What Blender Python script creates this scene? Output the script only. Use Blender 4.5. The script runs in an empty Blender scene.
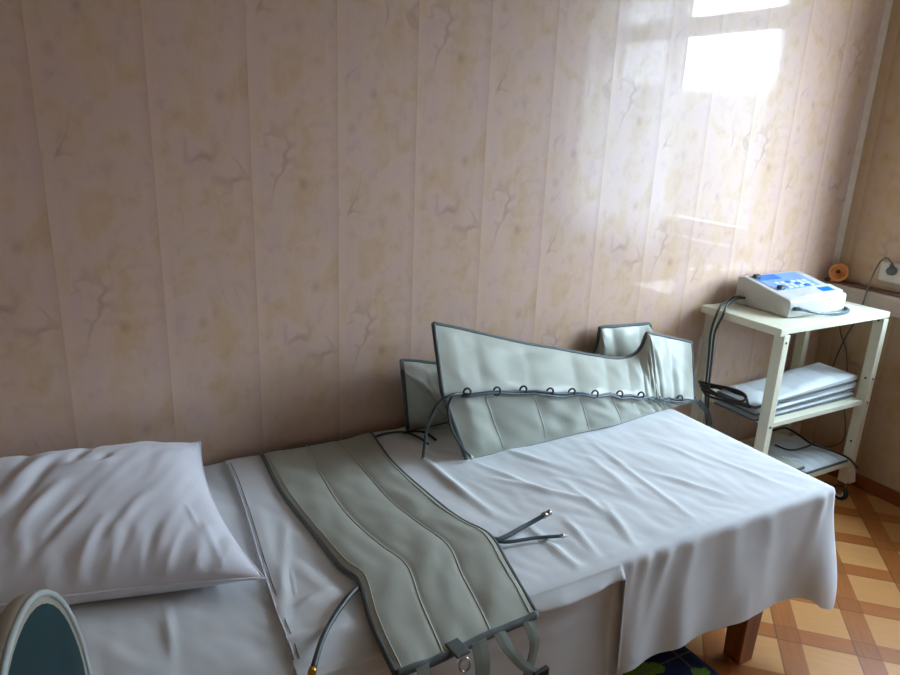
import bpy, math, random
from mathutils import Vector, noise
random.seed(4)
PI = math.pi
COL = bpy.context.scene.collection

# ------------------------------------------------------------------ camera solved from the photograph
YAW, PITCH, ROLL, FPX, CD, CH = .5182, .3004, -.0427, 704.3, 1.995, 1.6
XR = 3.227           # right wall
LEFT, REAR, CEIL = -1.35, -3.6, 2.62
ZB = .59             # couch top
F = Vector((math.sin(YAW)*math.cos(PITCH), math.cos(YAW)*math.cos(PITCH), -math.sin(PITCH)))
R0 = Vector((math.cos(YAW), -math.sin(YAW), 0)); D0 = F.cross(R0)
RT = R0*math.cos(ROLL) + D0*math.sin(ROLL)
DN = D0*math.cos(ROLL) - R0*math.sin(ROLL)
CAM = Vector((0, -CD, CH))
def P(px, py, ax, v):
    """point of the room seen at a pixel of the photo on the plane ax = v"""
    r = RT*(px-450) + DN*(py-337.5) + F*FPX
    i = 'xyz'.index(ax)
    return CAM + r*((v-CAM[i])/r[i])

# ------------------------------------------------------------------ mesh helpers
class MB:
    def __init__(s): s.v = []; s.f = []; s.m = []
    def add(s, v, f, mi=0):
        o = len(s.v); s.v += [tuple(p) for p in v]; s.f += [tuple(i+o for i in q) for q in f]; s.m += [mi]*len(f); return s
    def box(s, a, b, mi=0):
        x0, y0, z0 = a; x1, y1, z1 = b
        if x0 > x1: x0, x1 = x1, x0
        if y0 > y1: y0, y1 = y1, y0
        if z0 > z1: z0, z1 = z1, z0
        v = [(x0,y0,z0),(x1,y0,z0),(x1,y1,z0),(x0,y1,z0),(x0,y0,z1),(x1,y0,z1),(x1,y1,z1),(x0,y1,z1)]
        return s.add(v, [(0,3,2,1),(4,5,6,7),(0,1,5,4),(1,2,6,5),(2,3,7,6),(3,0,4,7)], mi)
    def tube(s, pts, r, n=8, mi=0):
        pts = [Vector(p) for p in pts]; v = []; f = []
        prev = None
        for i, p in enumerate(pts):
            t = (pts[min(i+1, len(pts)-1)] - pts[max(i-1, 0)]).normalized()
            if prev is None:
                a = Vector((0, 0, 1)) if abs(t.z) < .9 else Vector((1, 0, 0))
                u = t.cross(a).normalized()
            else:
                u = (prev - t*prev.dot(t)).normalized()
            prev = u; w = t.cross(u)
            rr = r[i] if isinstance(r, (list, tuple)) else r
            for k in range(n):
                an = 2*PI*k/n; v.append(p + (u*math.cos(an) + w*math.sin(an))*rr)
        for i in range(len(pts)-1):
            for k in range(n):
                f.append((i*n+k, i*n+(k+1) % n, (i+1)*n+(k+1) % n, (i+1)*n+k))
        f.append(tuple(range(n-1, -1, -1))); f.append(tuple(range((len(pts)-1)*n, len(pts)*n)))
        return s.add(v, f, mi)
    def lathe(s, prof, c, axis, n=24, mi=0):
        """prof: (radius, distance along axis)"""
        ax = Vector(axis).normalized(); a = Vector((0,0,1)) if abs(ax.z) < .9 else Vector((1,0,0))
        u = ax.cross(a).normalized(); w = ax.cross(u); c = Vector(c); v = []; f = []
        for (r, h) in prof:
            for k in range(n):
                an = 2*PI*k/n; v.append(c + ax*h + (u*math.cos(an)+w*math.sin(an))*max(r, 1e-4))
        for i in range(len(prof)-1):
            for k in range(n): f.append((i*n+k, (i+1)*n+k, (i+1)*n+(k+1) % n, i*n+(k+1) % n))
        f.append(tuple(range(n))); f.append(tuple(range((len(prof)-1)*n, len(prof)*n))[::-1])
        return s.add(v, f, mi)
    def grid(s, rows, mi=0, close=False):
        n = len(rows[0]); v = [p for r in rows for p in r]; f = []
        for i in range(len(rows)-1):
            for j in range(n-1): f.append((i*n+j, i*n+j+1, (i+1)*n+j+1, (i+1)*n+j))
        return s.add(v, f, mi)
    def build(s, name, mats, parent=None, smooth=False, bevel=0, solid=0, subsurf=0, seg=2):
        me = bpy.data.meshes.new(name); me.from_pydata(s.v, [], s.f)
        if not isinstance(mats, (list, tuple)): mats = [mats]
        for m in mats: me.materials.append(m)
        for p, mi in zip(me.polygons, s.m): p.material_index = mi; p.use_smooth = smooth
        me.validate(); me.update()
        o = bpy.data.objects.new(name, me); COL.objects.link(o)
        if parent:
            o.parent = parent
            pl = parent
            m = pl.matrix_basis.copy()
            while pl.parent: pl = pl.parent; m = pl.matrix_basis @ m
            o.matrix_basis = m.inverted()
        if solid:
            k = o.modifiers.new('solid', 'SOLIDIFY'); k.thickness = abs(solid); k.offset = -1 if solid > 0 else 1
        if bevel:
            k = o.modifiers.new('bevel', 'BEVEL'); k.width = bevel; k.segments = seg; k.limit_method = 'ANGLE'; k.angle_limit = math.radians(40); k.harden_normals = False
        if subsurf:
            k = o.modifiers.new('sub', 'SUBSURF'); k.levels = subsurf; k.render_levels = subsurf
        return o
def thing(name, label, cat, loc=(0,0,0), group=None):
    o = bpy.data.objects.new(name, None); COL.objects.link(o); o.location = loc; o.empty_display_size = .05
    tag(o, label, cat, group); return o
def tag(o, label, cat, group=None):
    o['label'] = label; o['category'] = cat
    if group: o['group'] = group
    return o
def struct(o): o['kind'] = 'structure'; return o
def smooth_path(pts, per=8):
    pts = [Vector(p) for p in pts]; out = []
    q = [pts[0]*2-pts[1]] + pts + [pts[-1]*2-pts[-2]]
    for i in range(1, len(q)-2):
        a, b, c, d = q[i-1], q[i], q[i+1], q[i+2]
        for k in range(per):
            t = k/per
            out.append(.5*((2*b) + (c-a)*t + (2*a-5*b+4*c-d)*t*t + (3*b-a-3*c+d)*t*t*t))
    out.append(pts[-1]); return out
def resample(pts, n):
    pts = [Vector(p) for p in pts]; L = [0]
    for a, b in zip(pts, pts[1:]): L.append(L[-1] + (b-a).length)
    out = []
    for i in range(n):
        t = L[-1]*i/(n-1); k = 0
        while k < len(L)-2 and L[k+1] < t: k += 1
        out.append(pts[k].lerp(pts[k+1], (t-L[k])/max(L[k+1]-L[k], 1e-9)))
    return out
def sst(a, b, x):
    t = min(1, max(0, (x-a)/(b-a))); return t*t*(3-2*t)
def fn(x, y, z=0): return noise.noise(Vector((x, y, z)))

# ------------------------------------------------------------------ materials
def srgb(r, g, b):
    def c(v): v /= 255; return v/12.92 if v <= .04045 else ((v+.055)/1.055)**2.4
    return (c(r), c(g), c(b), 1)
class NT:
    def __init__(s, name):
        s.m = bpy.data.materials.new(name); s.m.use_nodes = True; s.t = s.m.node_tree; s.p = s.t.nodes['Principled BSDF']
        s.tc = None
    def n(s, typ, **kw):
        o = s.t.nodes.new(typ)
        for k, v in kw.items():
            if k.startswith('i_'):
                key = k[2:]; key = int(key) if key.isdigit() else key.replace('_', ' ')
                o.inputs[key].default_value = v
            else: setattr(o, k, v)
        return o
    def l(s, a, b): s.t.links.new(a, b)
    def pos(s):
        if not s.tc: s.tc = s.n('ShaderNodeNewGeometry').outputs['Position']
        return s.tc
    def math(s, op, a, b=None, c=None):
        o = s.n('ShaderNodeMath', operation=op)
        for i, x in enumerate((a, b, c)):
            if x is None: continue
            if isinstance(x, (int, float)): o.inputs[i].default_value = x
            else: s.l(x, o.inputs[i])
        return o.outputs[0]
    def mix(s, fac, a, b, mode='MIX'):
        o = s.n('ShaderNodeMix', data_type='RGBA', blend_type=mode)
        for i, x in ((0, fac), (6, a), (7, b)):
            if isinstance(x, (int, float, tuple)): o.inputs[i].default_value = x
            else: s.l(x, o.inputs[i])
        return o.outputs[2]
    def ramp(s, x, stops):
        o = s.n('ShaderNodeValToRGB'); e = o.color_ramp.elements
        while len(e) < len(stops): e.new(.5)
        for el, (p, c) in zip(e, stops): el.position = p; el.color = c if isinstance(c, tuple) else (c, c, c, 1)
        s.l(x, o.inputs[0]); return o.outputs[0]
    def noise(s, vec, scale, detail=3, rough=.5, dist=0):
        o = s.n('ShaderNodeTexNoise', i_Scale=scale, i_Detail=detail, i_Roughness=rough, i_Distortion=dist)
        if vec is not None: s.l(vec, o.inputs['Vector'])
        return o.outputs[0]
    def scl(s, v, x, y, z):
        o = s.n('ShaderNodeVectorMath', operation='MULTIPLY'); s.l(v, o.inputs[0]); o.inputs[1].default_value = (x, y, z); return o.outputs[0]
    def bump(s, h, strength, dist=.01):
        o = s.n('ShaderNodeBump', i_Strength=strength, i_Distance=dist); s.l(h, o.inputs['Height']); s.l(o.outputs[0], s.p.inputs['Normal']); return o
    def set(s, **kw):
        for k, v in kw.items():
            key = k.replace('_', ' ')
            if hasattr(v, 'links') or isinstance(v, bpy.types.NodeSocket): s.l(v, s.p.inputs[key])
            else: s.p.inputs[key].default_value = v
        return s
def plain(name, col, rough=.5, metal=0, var=.06, scale=30, coat=0, bump=0):
    t = NT(name); nz = t.noise(t.pos(), scale)
    lo = tuple(c*(1-var) for c in col[:3])+(1,); hi = tuple(min(1, c*(1+var)) for c in col[:3])+(1,)
    t.set(Base_Color=t.ramp(nz, [(.3, lo), (.7, hi)]), Roughness=rough, Metallic=metal, Coat_Weight=coat, Coat_Roughness=.15)
    if bump: t.bump(t.noise(t.pos(), scale*8, 2), bump, .002)
    return t.m
def cloth(name, col, rough=.85, weave=900, bump=.12, var=.05, sheen=.25, trans=0):
    t = NT(name); nz = t.noise(t.pos(), 9, 4)
    lo = tuple(c*(1-var) for c in col[:3])+(1,); hi = tuple(min(1, c*(1+var)) for c in col[:3])+(1,)
    t.set(Base_Color=t.ramp(nz, [(.3, lo), (.7, hi)]), Roughness=rough, Sheen_Weight=sheen)
    t.bump(t.noise(t.pos(), weave, 2), bump, .001)
    return t.m

def panel_mat(name, axis, base, vein, phase):
    """glossy marbled wall panels, one every 25 cm"""
    t = NT(name); pos = t.pos(); sep = t.n('ShaderNodeSeparateXYZ'); t.l(pos, sep.inputs[0])
    a = sep.outputs[axis]; z = sep.outputs[2]
    u = t.math('DIVIDE', t.math('SUBTRACT', a, phase), .25)
    k = t.math('FLOOR', u); fr = t.math('FRACT', u)
    # every panel repeats the print, shifted in height
    comb = t.n('ShaderNodeCombineXYZ'); t.l(fr, comb.inputs[0])
    t.l(t.math('ADD', t.math('MULTIPLY', z, 3.0), t.math('MULTIPLY', t.math('FRACT', t.math('MULTIPLY', k, .37)), 4.3)), comb.inputs[1])
    v = comb.outputs[0]
    n1 = t.noise(v, 2.6, 4, .55, .3); n2 = t.noise(v, 1.3, 2, .5); n3 = t.noise(v, 4.5, 4, .6)
    vn = t.noise(v, 1.6, 2, .5, .5)
    vv = t.math('ABSOLUTE', t.math('SUBTRACT', vn, .5))
    soft = t.math('MULTIPLY', t.math('MAXIMUM', t.math('SUBTRACT', n2, .53), 0), 7)
    veins = t.math('MULTIPLY', t.math('MAXIMUM', t.math('SUBTRACT', 1, t.math('MULTIPLY', vv, 30)), 0), t.math('MINIMUM', soft, 1))
    lilac = (base[0]*.98, base[1]*.95, base[2]*1.08, 1); lite = tuple(min(1, c*1.07) for c in base[:3])+(1,)
    gold = (base[0]*.93, base[1]*.88, base[2]*.72, 1)
    c = t.ramp(n1, [(.34, gold), (.5, base), (.66, lilac)])
    c = t.mix(t.math('MULTIPLY', t.math('MAXIMUM', t.math('SUBTRACT', n3, .52), 0), 1.1), c, vein)
    c = t.mix(t.math('MULTIPLY', veins, .45), c, vein)
    sp = t.n('ShaderNodeTexVoronoi', i_Scale=1.9); t.l(v, sp.inputs['Vector'])
    spot = t.math('MAXIMUM', t.math('SUBTRACT', 1, t.math('MULTIPLY', sp.outputs[0], 7)), 0)
    c = t.mix(t.math('MULTIPLY', spot, .42), c, vein)
    # printed paler strip next to each joint
    strip = t.math('MULTIPLY', t.math('MULTIPLY', t.math('LESS_THAN', fr, .10), .55), t.math('SUBTRACT', 1, t.math('MULTIPLY', fr, 6))); c = t.mix(strip, c, lite)
    edge = t.math('MAXIMUM', t.math('LESS_THAN', fr, .008), t.math('GREATER_THAN', fr, .992))
    c = t.mix(t.math('MULTIPLY', t.math('MAXIMUM', t.math('SUBTRACT', fr, .90), 0), 1.6), c, vein); c = t.mix(t.math('MULTIPLY', edge, .12), c, vein)
    t.set(Base_Color=c, Roughness=.42, Coat_Weight=.8, Coat_Roughness=.045, Specular_IOR_Level=.5)
    # hollow plastic panels: slight vertical ribs
    rib = t.math('ADD', t.math('MULTIPLY', t.math('SINE', t.math('MULTIPLY', a, 2*PI/.0125)), .012), t.noise(t.scl(pos, *( (14, 1, .25) if axis == 0 else (1, 14, .25))), 1, 2))
    bow = t.math('MULTIPLY', t.math('POWER', t.math('SUBTRACT', fr, .5), 2), 1.2)
    h = t.math('SUBTRACT', t.math('ADD', rib, bow), t.math('MULTIPLY', edge, .8))
    b = t.bump(h, .28, .003); t.l(b.outputs[0], t.p.inputs['Coat Normal'])
    return t.m
def parquet_mat():
    t = NT('parquet'); pos = t.pos(); sep = t.n('ShaderNodeSeparateXYZ'); t.l(pos, sep.inputs[0])
    x, y = sep.outputs[0], sep.outputs[1]; pitch, sq = .240, .168
    d1 = t.math('MULTIPLY', t.math('SUBTRACT', x, y), .70711); d2 = t.math('MULTIPLY', t.math('ADD', x, y), .70711)
    def cell(d, c):
        u = t.math('DIVIDE', t.math('SUBTRACT', d, c-sq/2), pitch); return t.math('FRACT', u), t.math('FLOOR', u)
    f1, k1 = cell(d1, 2.139); f2, k2 = cell(d2, .923); q = sq/pitch
    in1 = t.math('LESS_THAN', f1, q); in2 = t.math('LESS_THAN', f2, q); inside = t.math('MULTIPLY', in1, in2)
    cross = t.math('MULTIPLY', t.math('SUBTRACT', 1, in1), t.math('SUBTRACT', 1, in2))
    g1 = t.noise(t.scl(pos, 1, 1, 1), 6, 3)
    c1 = t.n('ShaderNodeCombineXYZ'); t.l(t.math('MULTIPLY', d1, 6), c1.inputs[0]); t.l(t.math('MULTIPLY', d2, 90), c1.inputs[1]); ga = t.noise(c1.outputs[0], 1, 4, .6)
    c2 = t.n('ShaderNodeCombineXYZ'); t.l(t.math('MULTIPLY', d1, 90), c2.inputs[0]); t.l(t.math('MULTIPLY', d2, 6), c2.inputs[1]); gb = t.noise(c2.outputs[0], 1, 4, .6)
    wn = t.n('ShaderNodeTexWhiteNoise'); cc = t.n('ShaderNodeCombineXYZ'); t.l(k1, cc.inputs[0]); t.l(k2, cc.inputs[1]); t.l(cc.outputs[0], wn.inputs[0])
    lite = t.mix(ga, srgb(204, 142, 82), srgb(222, 164, 100)); lite = t.mix(t.math('MULTIPLY', wn.outputs[0], .35), lite, srgb(178, 118, 56))
    band = t.mix(gb, srgb(150, 84, 34), srgb(186, 114, 52)); band2 = t.mix(ga, srgb(156, 86, 34), srgb(192, 118, 54))
    c = t.mix(in1, band, band2); c = t.mix(inside, c, lite); c = t.mix(t.math('MULTIPLY', cross, .15), c, srgb(120, 62, 24))
    def line(fx, at, w): return t.math('LESS_THAN', t.math('ABSOLUTE', t.math('SUBTRACT', fx, at)), w)
    ln = t.math('MAXIMUM', t.math('MAXIMUM', line(f1, q, .010), line(f2, q, .010)), t.math('MAXIMUM', line(f1, .004, .008), line(f2, .004, .008)))
    c = t.mix(t.math('MULTIPLY', ln, .55), c, srgb(92, 48, 20))
    t.set(Base_Color=c, Roughness=t.math('ADD', .30, t.math('MULTIPLY', g1, .15)), Specular_IOR_Level=.45)
    t.bump(ln, -.15, .001); return t.m
def wood_mat(name, a, b, rough=.35, axis=2):
    t = NT(name); s = [40, 40, 40]; s[axis] = 3
    n = t.noise(t.scl(t.pos(), *s), 1, 5, .6, .4); t.set(Base_Color=t.ramp(n, [(.3, a), (.7, b)]), Roughness=rough); t.bump(n, .1, .001); return t.m
def rug_mat():
    t = NT('rug_pile'); pos = t.pos(); sep = t.n('ShaderNodeSeparateXYZ'); t.l(pos, sep.inputs[0]); x, y = sep.outputs[0], sep.outputs[1]
    base = t.mix(t.noise(pos, 14, 2), srgb(10, 16, 60), srgb(16, 48, 110))
    nz = t.noise(pos, 11, 2, .4, .8); blob = t.ramp(nz, [(.55, 0.0), (.59, 1.0)])
    c = t.mix(blob, base, t.mix(t.noise(pos, 20), srgb(92, 150, 20), srgb(150, 180, 30)))
    nb = t.noise(t.scl(pos, 1, 1, 1), 8, 2, .4, .3); blob2 = t.ramp(nb, [(.60, 0.0), (.64, 1.0)]); c = t.mix(blob2, c, srgb(8, 20, 30))
    def gl(a, off): return t.math('LESS_THAN', t.math('ABSOLUTE', t.math('SUBTRACT', t.math('FRACT', t.math('DIVIDE', t.math('ADD', a, off), .17)), .5)), .018)
    c = t.mix(t.math('MULTIPLY', t.math('MAXIMUM', gl(x, .05), gl(y, .02)), .7), c, srgb(120, 130, 110))
    weave = t.n('ShaderNodeTexChecker', i_Scale=170); t.l(pos, weave.inputs['Vector']); c = t.mix(t.math('MULTIPLY', weave.outputs[1], .4), c, srgb(4, 8, 20))
    t.set(Base_Color=c, Roughness=.9); t.bump(weave.outputs[1], .4, .002); return t.m

M = {}
M['wall'] = panel_mat('marbled_wall_panels', 0, srgb(214, 184, 163), srgb(150, 106, 66), .25-.012)
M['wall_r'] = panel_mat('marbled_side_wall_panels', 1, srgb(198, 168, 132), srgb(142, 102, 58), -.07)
M['floor'] = parquet_mat()
M['ceiling'] = plain('ceiling_paint', srgb(205, 200, 190), .8)
M['trim'] = plain('corner_trim_plastic', srgb(222, 204, 184), .35)
M['ledge'] = plain('ledge_plastic', srgb(196, 178, 160), .4)
M['ledge_dark'] = plain('ledge_gap', srgb(110, 82, 62), .6)
M['baseboard'] = wood_mat('baseboard_wood', srgb(110, 54, 26), srgb(150, 80, 38), .35, 1)
M['window'] = plain('window_frame_paint', srgb(228, 228, 224), .35)
M['sheet'] = cloth('white_cotton_sheet', srgb(224, 226, 228), .8, 700, .05, .02)
M['sheet2'] = cloth('old_white_cotton_sheet', srgb(216, 218, 220), .8, 700, .05, .02)
M['pillow'] = cloth('pillowcase_cotton', srgb(226, 225, 232), .75, 600, .05, .02)
M['hem'] = plain('sheet_hem_stitching', srgb(200, 196, 200), .8)
M['stitch'] = plain('dark_stitch_thread', srgb(120, 118, 116), .8)
M['wood'] = wood_mat('couch_wood', srgb(146, 82, 34), srgb(186, 112, 54), .35, 2)
M['vinyl'] = plain('mattress_vinyl', srgb(150, 110, 80), .5)
M['grey'] = cloth('grey_green_coated_fabric', srgb(182, 187, 175), .42, 1400, .05, .03, .1)
M['grey_mat'] = cloth('grey_mat_fabric', srgb(168, 171, 159), .45, 1400, .05, .03, .1)
M['bind'] = cloth('dark_grey_binding_tape', srgb(72, 80, 78), .6, 900, .1)
M['strap'] = cloth('strap_webbing', srgb(122, 128, 116), .6, 900, .1)
M['seam'] = plain('pale_seam_welt', srgb(190, 194, 182), .6)
M['hose'] = plain('dark_rubber_hose', srgb(58, 68, 70), .4)
M['hose_blue'] = plain('slate_rubber_hose', srgb(74, 92, 100), .4)
M['black'] = plain('black_rubber', srgb(26, 26, 28), .5)
M['metal'] = plain('nickel_metal', srgb(180, 176, 168), .25, 1)
M['brass'] = plain('brass_metal', srgb(200, 160, 70), .3, 1)
M['cream'] = plain('cream_painted_wood', srgb(216, 215, 192), .42, 0, .02, 20, .2)
M['device'] = plain('warm_white_plastic', srgb(192, 193, 188), .42, 0, .015)
M['blue'] = plain('bright_blue_foil', srgb(10, 110, 200), .35, 0, .03)
M['panelblue'] = plain('pale_blue_keypad', srgb(120, 158, 200), .4)
M['key'] = plain('white_keys', srgb(200, 210, 220), .4)
M['knob'] = plain('dark_grey_knob', srgb(62, 66, 78), .4)
M['paper'] = plain('white_paper', srgb(236, 240, 244), .8)
M['clay'] = plain('orange_fired_clay', srgb(222, 146, 82), .45, 0, .12, 60)
M['clay_in'] = plain('dark_clay_inside', srgb(98, 52, 28), .8)
M['socket'] = plain('socket_plastic', srgb(222, 214, 200), .4)
M['plug'] = plain('grey_plug_rubber', srgb(92, 92, 88), .5)
M['chair_shell'] = plain('beige_grey_chair_shell', srgb(150, 142, 126), .35)
M['chair_pipe'] = plain('light_grey_chair_piping', srgb(170, 176, 172), .4)
M['chair_fab'] = cloth('dark_green_grey_upholstery', srgb(38, 56, 58), .95, 500, .3, .1, 0)
M['chair_fab'].node_tree.nodes['Principled BSDF'].inputs['Specular IOR Level'].default_value = .15
M['rug'] = rug_mat()
# glass: thin, clear, slightly reflective
gt = NT('window_glass'); g1 = gt.n('ShaderNodeBsdfTransparent'); g2 = gt.n('ShaderNodeBsdfGlossy', i_Roughness=.02); gm = gt.n('ShaderNodeMixShader'); gm.inputs[0].default_value = .04
gt.l(g1.outputs[0], gm.inputs[1]); gt.l(g2.outputs[0], gm.inputs[2]); gt.l(gm.outputs[0], gt.t.nodes['Material Output'].inputs[0]); M['glass'] = gt.m
ct = NT('sheer_curtain_cloth'); c1 = ct.n('ShaderNodeBsdfTransparent'); c1.inputs[0].default_value = (.95, .96, 1, 1)
c2 = ct.n('ShaderNodeBsdfTranslucent'); c2.inputs[0].default_value = (.82, .86, .92, 1); c3 = ct.n('ShaderNodeBsdfDiffuse'); c3.inputs[0].default_value = (.8, .82, .86, 1)
ca = ct.n('ShaderNodeMixShader'); ca.inputs[0].default_value = .2; cb = ct.n('ShaderNodeMixShader'); cb.inputs[0].default_value = .6
ct.l(c2.outputs[0], ca.inputs[1]); ct.l(c3.outputs[0], ca.inputs[2]); ct.l(c1.outputs[0], cb.inputs[1]); ct.l(ca.outputs[0], cb.inputs[2]); ct.l(cb.outputs[0], ct.t.nodes['Material Output'].inputs[0]); M['curtain'] = ct.m; cb.inputs[0].default_value = .82
ct.l(c1.outputs[0], cb.inputs[1])
M['curtain2'] = ct.m.copy(); M['curtain2'].name = 'thin_curtain_cloth'
for n_ in M['curtain2'].node_tree.nodes:
    if n_.type == 'MIX_SHADER' and abs(n_.inputs[0].default_value-.82) < .01: n_.inputs[0].default_value = .04

# ------------------------------------------------------------------ room
T = .12
struct(MB().box((LEFT-T, 0, -T), (XR+T, T, CEIL+T)).build('wall_back', M['wall']))
struct(MB().box((LEFT-T, REAR, -T), (LEFT, 0, CEIL+T)).build('wall_left', M['wall_r']))
struct(MB().box((LEFT-T, REAR-T, -T), (XR+T, REAR, CEIL+T)).build('wall_front', M['wall']))
struct(MB().box((LEFT, REAR, -T), (XR, 0, 0)).build('floor', M['floor']))
struct(MB().box((LEFT, REAR, CEIL), (XR, 0, CEIL+T)).build('ceiling', M['ceiling']))
WY0, WY1, WZ0, WZ1 = -1.95, -.505, 1.0, 2.50
WT = .3; TR0, TR1 = 2.15, 2.185
w = MB()
w.box((XR, REAR, -T), (XR+WT, WY0, CEIL+T)); w.box((XR, WY1, -T), (XR+WT, 0, CEIL+T))
w.box((XR, WY0, -T), (XR+WT, WY1, WZ0)); w.box((XR, WY0, WZ1), (XR+WT, WY1, CEIL+T))
struct(w.build('wall_right', M['wall_r']))
win = bpy.data.objects.new('window_1', None); COL.objects.link(win); win.location = (XR+.12, (WY0+WY1)/2, WZ0); struct(win)
fx0, fx1 = XR+.12, XR+.18
def frame_rect(mb, y0, y1, z0, z1, b, x0=fx0, x1=fx1):
    mb.box((x0, y0, z0), (x1, y0+b, z1)); mb.box((x0, y1-b, z0), (x1, y1, z1)); mb.box((x0, y0+b, z0), (x1, y1-b, z0+b)); mb.box((x0, y0+b, z1-b), (x1, y1-b, z1))
m = MB(); frame_rect(m, WY0, WY1, WZ0, WZ1, .05); m.box((fx0, -1.36, WZ0+.05), (fx1, -1.27, WZ1-.05)); m.box((fx0+.004, -1.27, TR0), (fx1-.004, WY1-.05, TR1)); m.box((fx0+.004, WY0+.05, TR0), (fx1-.004, -1.36, TR1))
for (a, b, c, d) in ((-1.27, WY1-.05, WZ0+.05, TR0), (-1.27, WY1-.05, TR1, WZ1-.05), (WY0+.05, -1.36, WZ0+.05, TR0), (WY0+.05, -1.36, TR1, WZ1-.05)): frame_rect(m, a, b, c, d, .035, fx0+.010, fx1-.010)
m.build('window_frame', M['window'], win, bevel=.004)
for (a, b, c, d) in ((-1.27, WY1-.05, WZ0+.05, TR0), (-1.27, WY1-.05, TR1, WZ1-.05), (WY0+.05, -1.36, WZ0+.05, TR0), (WY0+.05, -1.36, TR1, WZ1-.05)):
    m = MB(); m.box((fx0+.026, a, c), (fx0+.030, b, d)); m.build('pane', M['glass'], win)
m = MB(); m.box((XR-.035, WY0-.04, WZ0-.030), (XR+.12, WY1-.03, WZ0)); m.build('window_sill', M['window'], win, bevel=.005)
# curtains: thin one on the near-corner sash, denser one beside it
def curtain(y0, y1, z0, z1, mt_, ph, n, lab, xo):
    rows = []
    for j in range(14):
        z = z1-(z1-z0)*j/13; row = []
        for i in range(n+1):
            y = y0+i*(y1-y0)/n
            row.append((XR+xo + .020*math.sin(y*75+ph+.6*math.sin(y*9)) + .008*math.sin(y*31+z*.8), y, z))
        rows.append(row)
    return tag(MB().grid(rows).build('curtain', mt_, None, True), lab, 'curtain')
curtain(-2.10, -1.00, .62, 2.535, M['curtain'], 0, 240, 'wide white curtain gathered over the far half of the window', -.135)
curtain(-1.12, -.50, 1.02, 2.085, M['curtain2'], 1, 130, 'short thin white curtain behind the lower sash near the corner', .045)
rod = thing('curtain_rod', 'white curtain rod above the window on the right wall', 'curtain rod', (XR-.13, -1.4, 2.55))
MB().tube([(XR-.13, -2.1, 2.55), (XR-.13, -.35, 2.55)], .011, 12).build('rod', M['window'], rod, True)
for yy in (-2.07, -.4): MB().box((XR-.135, yy-.012, 2.535), (XR, yy+.012, 2.565)).build('bracket', M['window'], rod)
# corner trim, ledge, baseboards
m = MB(); m.add([(XR, 0, .95), (XR-.02, 0, .95), (XR-.014, -.006, .95), (XR-.006, -.014, .95), (XR, -.02, .95), (XR, 0, CEIL), (XR-.02, 0, CEIL), (XR-.014, -.006, CEIL), (XR-.006, -.014, CEIL), (XR, -.02, CEIL)],
  [(0,1,6,5),(1,2,7,6),(2,3,8,7),(3,4,9,8),(4,0,5,9),(4,3,2,1,0),(5,6,7,8,9)]); struct(m.build('trim_1', M['trim']))
m = MB().box((XR-.075, REAR, .855), (XR, -.001, .940), 0).box((XR-.06, REAR, .940), (XR, -.001, .950), 1)
struct(m.build('trim_2', [M['ledge'], M['ledge_dark']], bevel=.003))
struct(MB().box((XR-.018, REAR, 0), (XR, 0, .065)).build('baseboard_right', M['baseboard'], bevel=.004))
struct(MB().box((LEFT, -.018, 0), (XR-.018, 0, .065)).build('baseboard_back', M['baseboard'], bevel=.004))

# ------------------------------------------------------------------ treatment couch
BX0, BX1, BY0, BY1 = -.30, 1.953, -.925, -.03      # length and width
bed = thing('treatment_couch', 'wooden treatment couch covered with white sheets along the back wall', 'bed', ((BX0+BX1)/2, (BY0+BY1)/2, 0))
m = MB(); m.box((BX0, BY0+.02, .44), (BX1-.02, BY0+.05, .53)); m.box((BX0, BY1-.05, .44), (BX1-.02, BY1-.02, .53)); m.box((BX0, BY0+.05, .44), (BX0+.03, BY1-.05, .53)); m.box((BX1-.05, BY0+.05, .44), (BX1-.02, BY1-.05, .53))
m.build('frame', M['wood'], bed, bevel=.004)
MB().box((BX0, BY0+.03, .5305), (BX1-.025, BY1-.01, ZB-.012)).build('mattress', M['vinyl'], bed, bevel=.035, seg=5)
for lx in (BX0+.03, 1.755):
    for ly in (-.855, -.13):
        a, b = .040, .031; m = MB()
        v = [(lx+sx*b, ly+sy*b, 0) for sx, sy in ((-1,-1),(1,-1),(1,1),(-1,1))] + [(lx+sx*a, ly+sy*a, .44) for sx, sy in ((-1,-1),(1,-1),(1,1),(-1,1))]
        m.add(v, [(3,2,1,0),(4,5,6,7),(0,1,5,4),(1,2,6,5),(2,3,7,6),(3,0,4,7)]); m.build('leg', M['wood'], bed, bevel=.003)

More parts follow.
